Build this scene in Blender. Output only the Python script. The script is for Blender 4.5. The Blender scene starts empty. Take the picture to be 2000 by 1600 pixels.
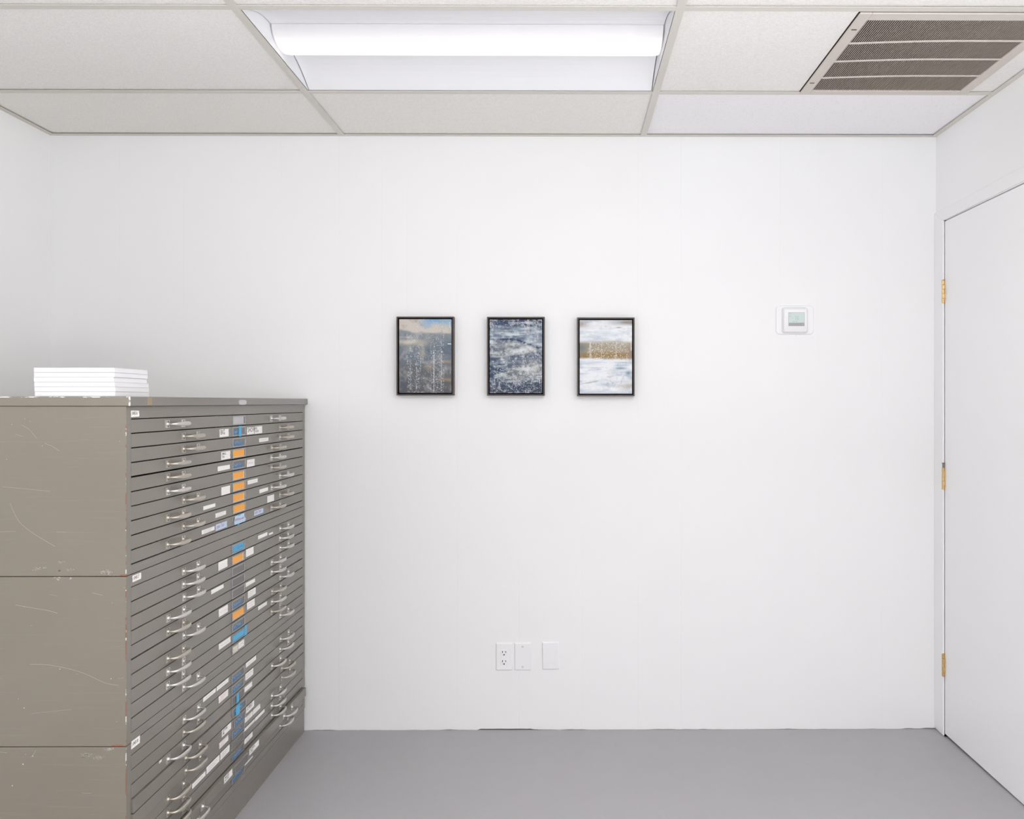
import bpy, bmesh, math, random
import numpy as np
from mathutils import Vector, Matrix
random.seed(7)
SC = bpy.context.scene
COL = SC.collection
PI = math.pi

# ------------------------------------------------------------------ camera
F, PX0, PY0, YAW = 1594.9, 1115.6, 785.3, 0.0061
EYE = 1.3296
cam_d = bpy.data.cameras.new('camera'); cam = bpy.data.objects.new('camera', cam_d); COL.objects.link(cam)
cam.location = (0, 0, EYE); cam.rotation_euler = (PI/2, 0, -YAW)
cam_d.sensor_width = 36; cam_d.sensor_fit = 'HORIZONTAL'; cam_d.lens = F/2000*36
cam_d.shift_x = -(PX0-1000)/2000; cam_d.shift_y = (PY0-800)/2000
cam_d.clip_start = 0.05
SC.camera = cam
# ------------------------------------------------------------------ view / world / lights
SC.view_settings.view_transform = 'Standard'; SC.view_settings.look = 'None'
SC.view_settings.gamma = 1; SC.view_settings.use_curve_mapping = False
SC.view_settings.exposure = -0.25
SC.cycles.use_denoising = True
SC.cycles.max_bounces = 10; SC.cycles.diffuse_bounces = 8
W = bpy.data.worlds.new('world'); SC.world = W; W.use_nodes = True
W.node_tree.nodes['Background'].inputs[0].default_value = (0.75, 0.85, 1.0, 1)
W.node_tree.nodes['Background'].inputs[1].default_value = 0.02
def area(name, loc, rot, sx, sy, power, col=(1, 1, 1)):
    l = bpy.data.lights.new(name, 'AREA'); l.shape = 'RECTANGLE'; l.size = sx; l.size_y = sy
    l.energy = power; l.color = col
    o = bpy.data.objects.new(name, l); COL.objects.link(o); o.location = loc; o.rotation_euler = rot
    return o
area('overhead_fill_light', (0.75, 0.75, 2.385), (0, 0, 0), 1.1, 0.5, 14, (.975, 0.985, 0.99))  # added overhead fill, not a fixture of the room
area('overhead_fill_light', (-1.45, 0.55, 2.385), (0, 0, 0), 0.8, 0.5, 6, (.975, 0.985, 0.99))  # second added overhead fill, for the left side
area('rear_fill_light', (0.2, -2.4, 1.2), (PI/2, 0, 0), 3.0, 2.0, 60, (0.97, 0.985, 1.01))  # added broad fill from the open rear, no window there
area('upward_fill_light', (0.2, -0.12, 1.15), (PI, 0, 0), 0.5, 0.5, 102, (.975, 0.985, 0.995))  # added upward fill to brighten the ceiling, no lamp stands there
LENS_EMIT = 0.8

# ------------------------------------------------------------------ dimensions
D, ZC = 3.3118, EYE+1.0776
XL, XR = -2.0841, 1.5034
YB = -2.5
XC, YC = -1.0553, 1.9653          # cabinet front plane, cabinet near side
T0 = -0.9065; T1 = T0+1.219        # tee lines
YT1 = 2.845; YT2 = YT1-0.61; YT3 = YT2-0.61

def ray(px, py):
    x = (px-PX0)/F; z = -(py-PY0)/F
    c, s = math.cos(YAW), math.sin(YAW)
    return Vector((c*x+s, -s*x+c, z))
def on_y(px, py, Y):
    r = ray(px, py); t = Y/r.y; return Vector((r.x*t, Y, r.z*t+EYE))
def on_x(px, py, X):
    r = ray(px, py); t = X/r.x; return Vector((X, r.y*t, r.z*t+EYE))
def on_z(px, py, Z):
    r = ray(px, py); t = (Z-EYE)/r.z; return Vector((r.x*t, r.y*t, Z))

# ------------------------------------------------------------------ materials
def lin(c):
    return tuple(((v/255)/12.92 if v/255 <= .04045 else ((v/255+.055)/1.055)**2.4) for v in c)
class NT:
    def __init__(s, name):
        s.m = bpy.data.materials.new(name); s.m.use_nodes = True
        s.n = s.m.node_tree.nodes; s.l = s.m.node_tree.links
        s.b = s.n['Principled BSDF']; s.out = s.n['Material Output']
    def new(s, t, **k):
        n = s.n.new(t)
        for a, v in k.items(): setattr(n, a, v)
        return n
    def link(s, a, b): s.l.new(a, b)
    def coord(s):
        if not hasattr(s, '_c'): s._c = s.new('ShaderNodeTexCoord').outputs['Object']
        return s._c
    def coord0(s): return s.coord()
    def mapping(s, scale=(1, 1, 1), loc=(0, 0, 0)):
        m = s.new('ShaderNodeMapping'); m.inputs['Scale'].default_value = scale; m.inputs['Location'].default_value = loc
        s.link(s.rcoord() if getattr(s, 'rnd', False) else s.coord(), m.inputs[0]); return m.outputs[0]
    def rcoord(s):
        if not hasattr(s, '_r'):
            oi = s.new('ShaderNodeObjectInfo'); vm = s.new('ShaderNodeVectorMath', operation='MULTIPLY_ADD')
            cb = s.new('ShaderNodeCombineXYZ')
            for i in range(3): s.link(oi.outputs['Random'], cb.inputs[i])
            s.link(cb.outputs[0], vm.inputs[0]); vm.inputs[1].default_value = (17, 9, 23); s.link(s.coord0(), vm.inputs[2]); s._r = vm.outputs[0]
        return s._r
    def noise(s, scale, detail=3, vec=None, rough=.5):
        n = s.new('ShaderNodeTexNoise'); n.inputs['Scale'].default_value = scale
        n.inputs['Detail'].default_value = detail; n.inputs['Roughness'].default_value = rough
        s.link(vec if vec is not None else (s.rcoord() if getattr(s, 'rnd', False) else s.coord()), n.inputs['Vector']); return n.outputs[0]
    def ramp(s, fac, a, b, ca=(0, 0, 0, 1), cb=(1, 1, 1, 1)):
        r = s.new('ShaderNodeValToRGB'); e = r.color_ramp.elements
        e[0].position = a; e[0].color = ca; e[1].position = b; e[1].color = cb
        s.link(fac, r.inputs[0]); return r.outputs[0]
    def math(s, op, a, b=None, c=None):
        n = s.new('ShaderNodeMath', operation=op)
        for i, v in enumerate((a, b, c)):
            if v is None: continue
            if isinstance(v, (int, float)): n.inputs[i].default_value = v
            else: s.link(v, n.inputs[i])
        return n.outputs[0]
    def mix(s, fac, a, b):
        n = s.new('ShaderNodeMix', data_type='RGBA')
        for i, v in ((0, fac), (6, a), (7, b)):
            if isinstance(v, (int, float)): n.inputs[i].default_value = v
            elif isinstance(v, tuple): n.inputs[i].default_value = (*v[:3], 1)
            else: s.link(v, n.inputs[i])
        return n.outputs[2]
    def sep(s):
        if not hasattr(s, '_s'):
            q = s.new('ShaderNodeSeparateXYZ'); s.link(s.coord(), q.inputs[0]); s._s = q.outputs
        return s._s
    def bump(s, h, strength, dist=.002):
        n = s.new('ShaderNodeBump'); n.inputs['Strength'].default_value = strength; n.inputs['Distance'].default_value = dist
        s.link(h, n.inputs['Height']); s.link(n.outputs[0], s.b.inputs['Normal'])
    def base(s, c):
        if isinstance(c, tuple): s.b.inputs['Base Color'].default_value = (*c[:3], 1)
        else: s.link(c, s.b.inputs['Base Color'])
    def set(s, rough=.5, metal=0., spec=.5):
        s.b.inputs['Roughness'].default_value = rough; s.b.inputs['Metallic'].default_value = metal
        s.b.inputs['Specular IOR Level'].default_value = spec
def plain(name, c, rough=.5, metal=0, spec=.5, vary=.04, vscale=20):
    t = NT(name)
    f = t.noise(vscale, 3)
    a = tuple(min(1, v*(1-vary)) for v in c); b = tuple(min(1, v*(1+vary)) for v in c)
    t.base(t.mix(f, a, b)); t.set(rough, metal, spec); return t.m

# wall paint: white, faint vertical panel grooves every 16 in (direction axis chosen)
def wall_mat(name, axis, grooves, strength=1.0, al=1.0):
    t = NT(name)
    v = t.mapping((9, 9, 1.0)); n = t.noise(1.2, 4, v)
    n2 = t.noise(2.0, 2)
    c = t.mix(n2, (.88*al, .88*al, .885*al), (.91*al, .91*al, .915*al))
    g = None
    s = t.sep()[axis]
    for x, w in grooves:
        d = t.math('ABSOLUTE', t.math('SUBTRACT', s, x))
        k = t.math('SUBTRACT', 1.0, t.math('SMOOTH_MIN', t.math('DIVIDE', d, w), 1.0, .1))
        g = k if g is None else t.math('MAXIMUM', g, k)
    # grooves are partly filled with paint
    brk = t.ramp(t.noise(1.3, 3, t.mapping((3, 3, 1.5), (4, 2, 1))), .42, .62)
    if g is not None:
        gk = t.math('MULTIPLY', g, brk)
        c = t.mix(t.math('MULTIPLY', gk, .10), c, (.60, .60, .61))
        h = t.math('SUBTRACT', t.math('MULTIPLY', n, .25), gk)
    else: h = t.math('MULTIPLY', n, .25)
    t.base(c); t.set(.55, 0, .35); t.bump(h, .12*strength, .002)
    return t.m
M = {}
gl = [(XL+.455+i*.4064, .0022) for i in range(-1, 9)]
gl = [(on_y(p, 700, D).x, .0022) for p in (232, 358, 548, 662, 745, 795, 893, 1013, 1135, 1245, 1330, 1523, 1597, 1722)]
M['wall'] = wall_mat('white_wall_paint_panelled', 0, gl, 1.0, .92)  # back wall toned below the side walls to even out the lighting
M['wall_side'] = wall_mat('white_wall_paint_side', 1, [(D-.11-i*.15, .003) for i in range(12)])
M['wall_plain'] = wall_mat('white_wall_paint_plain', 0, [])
M['white'] = plain('white_trim_paint', (.88, .88, .89), .42, 0, .45, .01, 6)
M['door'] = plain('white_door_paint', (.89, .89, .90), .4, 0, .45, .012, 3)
M['plastic'] = plain('white_plastic', (.82, .82, .83), .35, 0, .5, .01, 9)
M['plastic_cream'] = plain('cream_white_plate', (.82, .82, .84), .4, 0, .4, .01, 9)
M['dark'] = plain('dark_gap', (.02, .016, .014), .9, 0, .1)
M['black'] = plain('black_slot', (.008, .008, .008), .7, 0, .2)
M['brass'] = plain('brass_hinge', (.76, .53, .25), .3, 1.0, .5, .15, 120)
M['steel'] = plain('steel_pin', (.22, .19, .2), .4, 1.0, .5, .2, 200)
M['screw'] = plain('zinc_screw', (.45, .45, .46), .35, .9, .5)

def floor_mat():
    t = NT('grey_painted_concrete')
    a = t.noise(1.3, 5, None, .6); b = t.noise(14, 4)
    c = t.mix(a, (.365, .358, .375), (.41, .402, .418))
    c = t.mix(t.math('MULTIPLY', b, .25), c, (.40, .39, .395))
    sp = t.noise(90, 2)
    c = t.mix(t.math('MULTIPLY', t.ramp(sp, .74, .80), .35), c, (.16, .15, .15))
    sp2 = t.noise(70, 2, t.mapping((1, 1, 1), (7, 3, 0)))
    c = t.mix(t.math('MULTIPLY', t.ramp(sp2, .76, .82), .5), c, (.62, .61, .61))
    t.base(c); t.set(.46, 0, .4)
    t.link(t.math('ADD', .38, t.math('MULTIPLY', b, .2)), t.b.inputs['Roughness'])
    t.bump(t.math('ADD', t.math('MULTIPLY', a, .6), t.math('MULTIPLY', b, .2)), .25, .003)
    return t.m
M['floor'] = floor_mat()

def tile_mat(name, c1, c2, bump=.5, scale=150, dots=False):
    t = NT(name)
    v = t.mapping((1, 1.0, 1))
    n = t.noise(scale, 3, v, .65); big = t.noise(1.7, 2)
    c = t.mix(big, c1, c2)
    if dots:
        vo = t.new('ShaderNodeTexVoronoi'); vo.inputs['Scale'].default_value = 170; t.link(t.coord(), vo.inputs['Vector'])
        dd = t.ramp(vo.outputs['Distance'], .12, .2, (1, 1, 1, 1), (0, 0, 0, 1))
        keep = t.ramp(t.noise(90, 2), .46, .52)
        k = t.math('MULTIPLY', dd, keep)
        c = t.mix(t.math('MULTIPLY', k, .75), c, (.30, .28, .27))
        h = t.math('SUBTRACT', t.math('MULTIPLY', n, .3), k)
    else:
        c = t.mix(t.ramp(n, .35, .62), tuple(v*.93 for v in c1), c)
        sc = t.noise(9, 3, t.mapping((1.2, 5, 1)), .6)
        c = t.mix(t.math('MULTIPLY', t.ramp(sc, .73, .76), .45), c, (.40, .33, .27))
        h = n
    t.base(c); t.set(.9, 0, .15); t.bump(h, bump, .003); return t.m
M['tile'] = tile_mat('cream_textured_ceiling_tile', (.87, .845, .82), (.90, .875, .855), .6, 170)
M['tile_flat'] = tile_mat('smoother_cream_ceiling_tile', (.855, .83, .79), (.885, .86, .825), .3, 170)
M['tile_new'] = tile_mat('newer_white_speckled_tile', (.87, .86, .87), (.90, .89, .90), .4, 200, True)
M['tee'] = plain('aged_beige_metal_grid', (.64, .61, .56), .45, 0, .4, .05, 4)
M['reflector'] = plain('white_enamel_reflector', (.86, .86, .88), .4, 0, .4, .01, 5)
M['vent'] = plain('taupe_grille_enamel', (.47, .39, .34), .5, 0, .4, .1, 9)
M['vent_frame'] = plain('beige_grille_frame', (.62, .57, .52), .5, 0, .4, .05, 5)
M['vent_dark'] = plain('dusty_duct_interior', (.085, .062, .05), .9, 0, .2, .2, 9)
def lens_mat():
    t = NT('lit_frosted_lens')
    z = t.sep()[2]; y = t.sep()[1]
    # frosted lens glows most along the tube line underneath
    k = t.math('MINIMUM', t.math('MAXIMUM', t.math('DIVIDE', z, -.053), 0.0), 1.0)
    t.link(t.mix(k, (.86, .82, .83), (1, .985, .96)), t.b.inputs['Emission Color'])
    s = t.math('ADD', .05, t.math('MULTIPLY', t.math('POWER', k, 2.2), LENS_EMIT))
    t.link(s, t.b.inputs['Emission Strength'])
    t.base((.62, .61, .62)); t.set(.6, 0, .2); return t.m
M['lens'] = lens_mat()

# cabinet paint; object coordinates: x=0 front plane, y=0 near side, z=0 top of unit
def cab_mat(name, wear=True, side=True, ca=(.202, .182, .143), cb=(.233, .211, .169)):
    t = NT(name); t.rnd = True
    x, y, z = t.sep()[0], t.sep()[1], t.sep()[2]
    a = t.noise(2.6, 4, None, .55); b = t.noise(45, 3)
    c = t.mix(a, ca, cb)
    if wear: c = t.mix(t.math('GREATER_THAN', y, .002), c, t.mix(a, (.192, .177, .151), (.220, .203, .176)))  # same paint; front faces tinted greyer for how light falls on them
    c = t.mix(t.math('MULTIPLY', b, .18), c, (.20, .17, .158))
    if wear:
        # horizontal brushed scuffs
        sc = t.noise(3, 5, t.mapping((2, 2, 40)), .7)
        c = t.mix(t.math('MULTIPLY', t.ramp(sc, .56, .8), .17), c, (.42, .39, .34))
        # chips near lower and upper edges of the panel
        near = t.math('MAXIMUM', t.math('LESS_THAN', z, -.385), t.math('GREATER_THAN', z, -.018))
        near = t.math('MULTIPLY', near, t.math('LESS_THAN', y, .002))
        ch = t.noise(42, 6, t.mapping((1, 1, 1.4), (3, 1, 5)), .75)
        zone = t.ramp(t.noise(6, 2, t.mapping((1, 1, .2), (9, 0, 0))), .60, .66)
        k = t.math('MULTIPLY', t.math('MULTIPLY', near, t.ramp(ch, .57, .60)), zone)
        c = t.mix(k, c, (.60, .57, .50))
        sp = t.ramp(t.noise(60, 2, t.mapping((1, 1, 1), (2, 7, 1))),   .80, .82)
        sp = t.math('MULTIPLY', sp, t.math('LESS_THAN', y, .002))
        c = t.mix(sp, c, (.66, .64, .58))
        # vertical front edge: worn to primer and bare metal
        e = t.math('MULTIPLY', t.math('GREATER_THAN', x, -.0019), t.math('LESS_THAN', y, .0012))
        n1 = t.noise(11, 4, t.mapping((.01, .01, 1), (0, 0, 3)), .7)
        n2 = t.noise(26, 4, t.mapping((1, 1, 1), (0, 5, 0)), .7)
        c = t.mix(t.math('MULTIPLY', e, t.ramp(n1, .50, .54)), c, (.24, .115, .075))
        c = t.mix(t.math('MULTIPLY', e, t.ramp(n2, .58, .61)), c, (.68, .65, .60))
        # red primer along bottom corner of side
        e2 = t.math('MULTIPLY', t.math('GREATER_THAN', x, -.035), t.math('LESS_THAN', z, -.4035))
        e2 = t.math('MULTIPLY', e2, t.math('LESS_THAN', y, .002))
        c = t.mix(t.math('MULTIPLY', e2, t.ramp(t.noise(30, 3), .42, .5)), c, (.30, .12, .07))
    if side == 'slab':
        c = t.mix(t.math('GREATER_THAN', y, .0), c, (.21, .193, .172))  # front edge takes the same light-matching grey tint
        top = t.math('MULTIPLY', t.math('GREATER_THAN', z, .0207), t.math('LESS_THAN', y, -.0005))
        cn = t.math('MULTIPLY', t.math('GREATER_THAN', x, .0075), t.math('LESS_THAN', y, -.0005))
        n3 = t.ramp(t.noise(55, 5, t.mapping((.55, 1, 1.6), (1, 1, 5)), .75), .51, .54)
        n4 = t.ramp(t.noise(110, 4, None, .7), .45, .5)
        c = t.mix(t.math('MULTIPLY', top, n3), c, (.66, .63, .60)); c = t.mix(t.math('MULTIPLY', cn, n4), c, (.68, .66, .62))
    t.base(c); t.set(.34, 0, .5)
    t.link(t.math('ADD', .17, t.math('MULTIPLY', b, .10)), t.b.inputs['Roughness'])
    t.bump(t.math('ADD', t.math('MULTIPLY', t.noise(9, 2), .8), t.math('MULTIPLY', b, .12)), .18, .002)
    return t.m
M['cab'] = cab_mat('olive_grey_enamel_worn')
M['drawer'] = cab_mat('olive_grey_enamel_drawer', False, True, (.192, .177, .151), (.220, .203, .176))  # cabinet paint again, in the tint that stands for the front's light
M['slab'] = cab_mat('olive_grey_enamel_top', False, 'slab')
M['scratch'] = plain('pale_scratch', (.40, .37, .31), .5)
M['chip'] = plain('bare_white_chip', (.60, .58, .53), .5, 0, .4, .15, 200)
M['tan'] = plain('tan_tape_residue', (.33, .26, .17), .7)
M['primer'] = plain('red_primer', (.27, .10, .06), .6)
def alu(name, c, r):
    return plain(name, c, r, .85, .5, .12, 60)
M['alu'] = alu('satin_cast_aluminium', (.66, .63, .60), .33)
M['alu_dull'] = alu('dull_tarnished_aluminium', (.54, .50, .44), .40)
M['holder'] = alu('grey_label_frame_metal', (.44, .43, .43), .36)
M['holder_in'] = plain('grey_empty_label_backing', (.20, .19, .18), .45, .3)
M['paper'] = plain('white_label_paper', (.87, .845, .82), .75, 0, .2, .05, 150)
M['cream'] = plain('cream_label_paper', (.72, .68, .58), .75, 0, .2)
M['bluepaper'] = plain('light_blue_note_paper', (.50, .66, .83), .75, 0, .2)
M['orange'] = plain('orange_card', (.93, .42, .09), .65, 0, .2, .02)
M['bluetape'] = plain('bright_blue_painters_tape', (.10, .42, .68), .55, 0, .3, .06, 60)
M['bluecard'] = plain('muted_blue_label_strip', (.075, .19, .36), .55, 0, .3, .12, 120)
M['ink'] = plain('black_ink', (.03, .03, .035), .6)
M['ink_soft'] = plain('faint_grey_ink', (.38, .36, .36), .7)
M['ink_red'] = plain('red_ink', (.50, .10, .14), .6)
M['ink_pink'] = plain('faint_red_ink', (.72, .42, .42), .7)
M['ink_white'] = plain('pale_ink_on_blue', (.42, .55, .70), .6)
M['book'] = plain('white_book_paper', (.77, .77, .785), .6, 0, .2, .01, 5)
M['frame'] = plain('dark_walnut_frame', (.060, .042, .037), .4, 0, .4, .3, 30)
M['frame_in'] = plain('shaded_float_gap', (.007, .005, .005), .7, 0, .1)  # shadow between frame and canvas put into the colour
M['canvas'] = plain('primed_canvas_edge', (.72, .70, .67), .7)
M['lcd'] = plain('pale_green_lcd', (.56, .66, .64), .25, 0, .4, .02)
M['lcd_ink'] = plain('lcd_segments', (.20, .25, .24), .4)
M['lcd_bar'] = plain('grey_button_bar', (.33, .33, .34), .35)
M['key'] = plain('blank_label_on_plate', (.50, .50, .51), .5)
def paint_mat():
    t = NT('painted_canvas')
    a = t.new('ShaderNodeAttribute', attribute_name='paint')
    t.link(a.outputs['Color'], t.b.inputs['Base Color']); t.set(.5, 0, .35)
    t.bump(t.noise(500, 2), .1, .0005); return t.m
M['painting'] = paint_mat()

# ------------------------------------------------------------------ mesh helpers
class MB:
    def __init__(s): s.v = []; s.f = []; s.mi = []; s.mats = []
    def slot(s, m):
        if m not in s.mats: s.mats.append(m)
        return s.mats.index(m)
    def add(s, vs, fs, m):
        o = len(s.v); k = s.slot(m); s.v += [tuple(v) for v in vs]
        for f in fs: s.f.append(tuple(i+o for i in f)); s.mi.append(k)
    def box(s, a, b, m):
        x0, y0, z0 = (min(a[i], b[i]) for i in range(3)); x1, y1, z1 = (max(a[i], b[i]) for i in range(3))
        s.add([(x0, y0, z0), (x1, y0, z0), (x1, y1, z0), (x0, y1, z0), (x0, y0, z1), (x1, y0, z1), (x1, y1, z1), (x0, y1, z1)],
              [(0, 3, 2, 1), (4, 5, 6, 7), (0, 1, 5, 4), (1, 2, 6, 5), (2, 3, 7, 6), (3, 0, 4, 7)], m)
    def quad(s, p, m): s.add(p, [tuple(range(len(p)))], m)
    def slabpoly(s, pts, n, t, m):
        """extrude polygon pts by vector n*t"""
        n = Vector(n)*t; k = len(pts)
        vs = [Vector(p) for p in pts]+[Vector(p)+n for p in pts]
        fs = [tuple(range(k))[::-1], tuple(range(k, 2*k))]+[(i, (i+1) % k, k+(i+1) % k, k+i) for i in range(k)]
        s.add(vs, fs, m)
    def cyl(s, c, ax, r, h, m, n=16, r2=None):
        ax = Vector(ax).normalized(); u = ax.orthogonal().normalized(); w = ax.cross(u); c = Vector(c)
        r2 = r if r2 is None else r2
        vs = [c+(u*math.cos(2*PI*i/n)+w*math.sin(2*PI*i/n))*r for i in range(n)]
        vs += [c+ax*h+(u*math.cos(2*PI*i/n)+w*math.sin(2*PI*i/n))*r2 for i in range(n)]
        s.add(vs, [tuple(range(n))[::-1], tuple(range(n, 2*n))]+[(i, (i+1) % n, n+(i+1) % n, n+i) for i in range(n)], m)
    def sweep(s, path, secs, up, m, n=12):
        """path of points, secs=(half width along binormal, half thickness) per point"""
        rings = []; up = Vector(up)
        for i, p in enumerate(path):
            p = Vector(p); a = Vector(path[max(0, i-1)]); b = Vector(path[min(len(path)-1, i+1)])
            tdir = (b-a).normalized(); side = tdir.cross(up).normalized(); upv = up
            w, h = secs[i]
            rings.append([p+upv*math.cos(2*PI*j/n)*w+side*math.sin(2*PI*j/n)*h for j in range(n)])
        vs = [v for r in rings for v in r]; fs = []
        for i in range(len(rings)-1):
            for j in range(n): fs.append((i*n+j, i*n+(j+1) % n, (i+1)*n+(j+1) % n, (i+1)*n+j))
        fs.append(tuple(range(n))[::-1]); fs.append(tuple(range((len(rings)-1)*n, len(rings)*n)))
        s.add(vs, fs, m)
    def text(s, body, origin, xdir, ydir, size, m, weight=0., squash=1.):
        cu = bpy.data.curves.new('t', 'FONT'); cu.body = body; cu.size = size; cu.resolution_u = 2
        cu.offset = weight; cu.space_line = .85
        ob = bpy.data.objects.new('t', cu); COL.objects.link(ob)
        dg = bpy.context.evaluated_depsgraph_get(); dg.update()
        me = ob.evaluated_get(dg).to_mesh()
        xd, yd, o = Vector(xdir), Vector(ydir), Vector(origin)
        vs = [o+xd*v.co.x*squash+yd*v.co.y for v in me.vertices]
        fs = [tuple(p.vertices) for p in me.polygons]
        s.add(vs, fs, m)
        ob.evaluated_get(dg).to_mesh_clear()
        bpy.data.objects.remove(ob); bpy.data.curves.remove(cu)
    def build(s, name, parent=None, origin=None, bevel=0, smooth=False, seg=2):
        o3 = Vector(origin) if origin is not None else Vector((0, 0, 0))
        me = bpy.data.meshes.new(name); me.from_pydata([tuple(Vector(v)-o3) for v in s.v], [], s.f)
        for m in s.mats: me.materials.append(m)
        me.polygons.foreach_set('material_index', s.mi)
        if smooth: me.polygons.foreach_set('use_smooth', [True]*len(s.f))
        me.validate(); me.update()
        bm = bmesh.new(); bm.from_mesh(me); bmesh.ops.recalc_face_normals(bm, faces=bm.faces); bm.to_mesh(me); bm.free()
        o = bpy.data.objects.new(name, me); COL.objects.link(o)
        if parent is None: o.location = o3
        else:
            o.parent = parent; q = Vector((0, 0, 0)); pp = parent
            while pp is not None: q += pp.location; pp = pp.parent
            o.location = o3-q
        if bevel:
            b = o.modifiers.new('bevel', 'BEVEL'); b.width = bevel; b.segments = seg; b.limit_method = 'ANGLE'; b.angle_limit = .6
            b.harden_normals = False
            if smooth is False and seg > 1: pass
        if smooth:
            mo = o.modifiers.new('es', 'EDGE_SPLIT'); mo.split_angle = .7
        return o
def tag(o, label=None, cat=None, group=None, kind=None):
    if label: o['label'] = label
    if cat: o['category'] = cat
    if group: o['group'] = group
    if kind: o['kind'] = kind
    return o
def empty(name, loc, label=None, cat=None, group=None, kind=None):
    o = bpy.data.objects.new(name, None); COL.objects.link(o); o.location = loc; o.empty_display_size = .05
    return tag(o, label, cat, group, kind)
def boxobj(name, a, b, m, parent=None, bevel=0, origin=None):
    k = MB(); k.box(a, b, m)
    if origin is None: origin = ((a[0]+b[0])/2, (a[1]+b[1])/2, min(a[2], b[2]))
    return k.build(name, parent, origin, bevel)

# ------------------------------------------------------------------ room shell
k = MB(); k.box((XL-.1, YB-.1, -.1), (XR+1.2, D+.12, 0), M['floor'])
tag(k.build('floor'), 'smooth grey painted concrete floor', 'floor', kind='structure')
# back wall with ragged lower edge
k = MB()
xs = [XL-.1+i*.012 for i in range(int((XR-XL+.3)/.012)+1)]
gapA, gapB = on_y(936, 1425, D).x, on_y(1042, 1425, D).x
def edge_h(x):
    n = math.sin(x*37)*.5+math.sin(x*91+1)*.3+math.sin(x*13.3+2)*.6
    h = max(0, n)*.0016
    if gapA < x < gapB: h = .0045
    if x > 1.44: h = .003
    return h+random.random()*.0008
bot = [(x, edge_h(x)) for x in xs]
n = len(bot)
vs = [(x, D, z) for x, z in bot]+[(x, D, ZC+.15) for x, _ in bot]+[(x, D+.03, z) for x, z in bot]
fs = [(i, i+1, n+i+1, n+i) for i in range(n-1)]+[(i, 2*n+i, 2*n+i+1, i+1) for i in range(n-1)]
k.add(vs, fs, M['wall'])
k.box((XL-.1, D+.032, -.05), (XR+.1, D+.1, ZC+.15), M['dark'])
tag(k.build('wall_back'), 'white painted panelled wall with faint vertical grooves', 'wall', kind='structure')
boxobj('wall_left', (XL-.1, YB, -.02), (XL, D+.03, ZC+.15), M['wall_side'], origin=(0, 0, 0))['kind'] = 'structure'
# right wall with door opening
RX = XR
cj = on_x(1845, 800, RX)                  # hinge-side edge of opening
YH = cj.y
YE = YH-0.83                              # latch side of the opening
ZT = on_x(1846, 432, RX).z+.004           # head of opening
k = MB()
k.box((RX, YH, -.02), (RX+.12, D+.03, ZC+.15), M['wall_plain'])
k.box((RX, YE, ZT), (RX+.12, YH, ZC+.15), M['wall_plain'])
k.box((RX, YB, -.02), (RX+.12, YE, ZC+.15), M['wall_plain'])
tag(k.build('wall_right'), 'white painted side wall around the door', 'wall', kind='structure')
# ------------------------------------------------------------------ ceiling: grid + tiles
TW = .012
ceil = MB()
def tee_x(y, x0, x1): ceil.box((x0, y-TW, ZC-.0008), (x1, y+TW, ZC+.0008), M['tee']); ceil.box((x0, y-.001, ZC), (x1, y+.001, ZC+.03), M['tee'])
def tee_y(x, y0, y1): ceil.box((x-TW, y0, ZC-.0014), (x+TW, y1, ZC+.0006), M['tee']); ceil.box((x-.001, y0, ZC), (x+.001, y1, ZC+.03), M['tee'])
rows = [YT1-.61*i for i in range(9)]
for y in rows:
    if y > YB: tee_x(y, XL, XR)
tee_y(T0, YB, D); tee_y(T1, YB, D)
AW = .021
ceil.box((XL+AW, D-AW, ZC-.001), (XR-AW, D, ZC+.0005), M['tee']); ceil.box((XL, YB, ZC-.001), (XL+AW, D, ZC+.0005), M['tee'])
ceil.box((XR-AW, YB, ZC-.001), (XR, D, ZC+.0005), M['tee'])
ceil.box((XL-.1, YB, ZC+.17), (XR+.1, D+.1, ZC+.2), M['dark'])
co = tag(ceil.build('ceiling', origin=(0, 0, ZC)), 'suspended ceiling with beige metal grid', 'ceiling', kind='structure')
VX0, VX1 = on_z(1562, 181, ZC).x, on_z(1562, 181, ZC).x+.585
edges_y = [D]+rows+[YB]
bays = [(XL, T0), (T0, T1), (T1, XR)]
for bi, (bx0, bx1) in enumerate(bays):
    for ri in range(len(edges_y)-1):
        y1, y0 = edges_y[ri], edges_y[ri+1]
        if y1 <= y0: continue
        if bi == 1 and ri == 1: continue
        m = M['tile']
        if ri == 0: m = M['tile_new'] if bi == 2 else M['tile_flat']
        spans = [(bx0+.004, bx1-.004)]
        if bi == 2 and ri == 1: spans = [(bx0+.004, VX0-.003), (VX1+.003, bx1-.004)]
        if bi == 1 and ri in (5, 8): pass
        for (a, b) in spans:
            sag = .003+random.random()*.003
            kk = MB(); kk.box((a, y0+.004, ZC+sag), (b, y1-.004, ZC+sag+.015), m)
            kk.build('ceiling_tile', co, ((a+b)/2, (y0+y1)/2, ZC))

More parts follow.
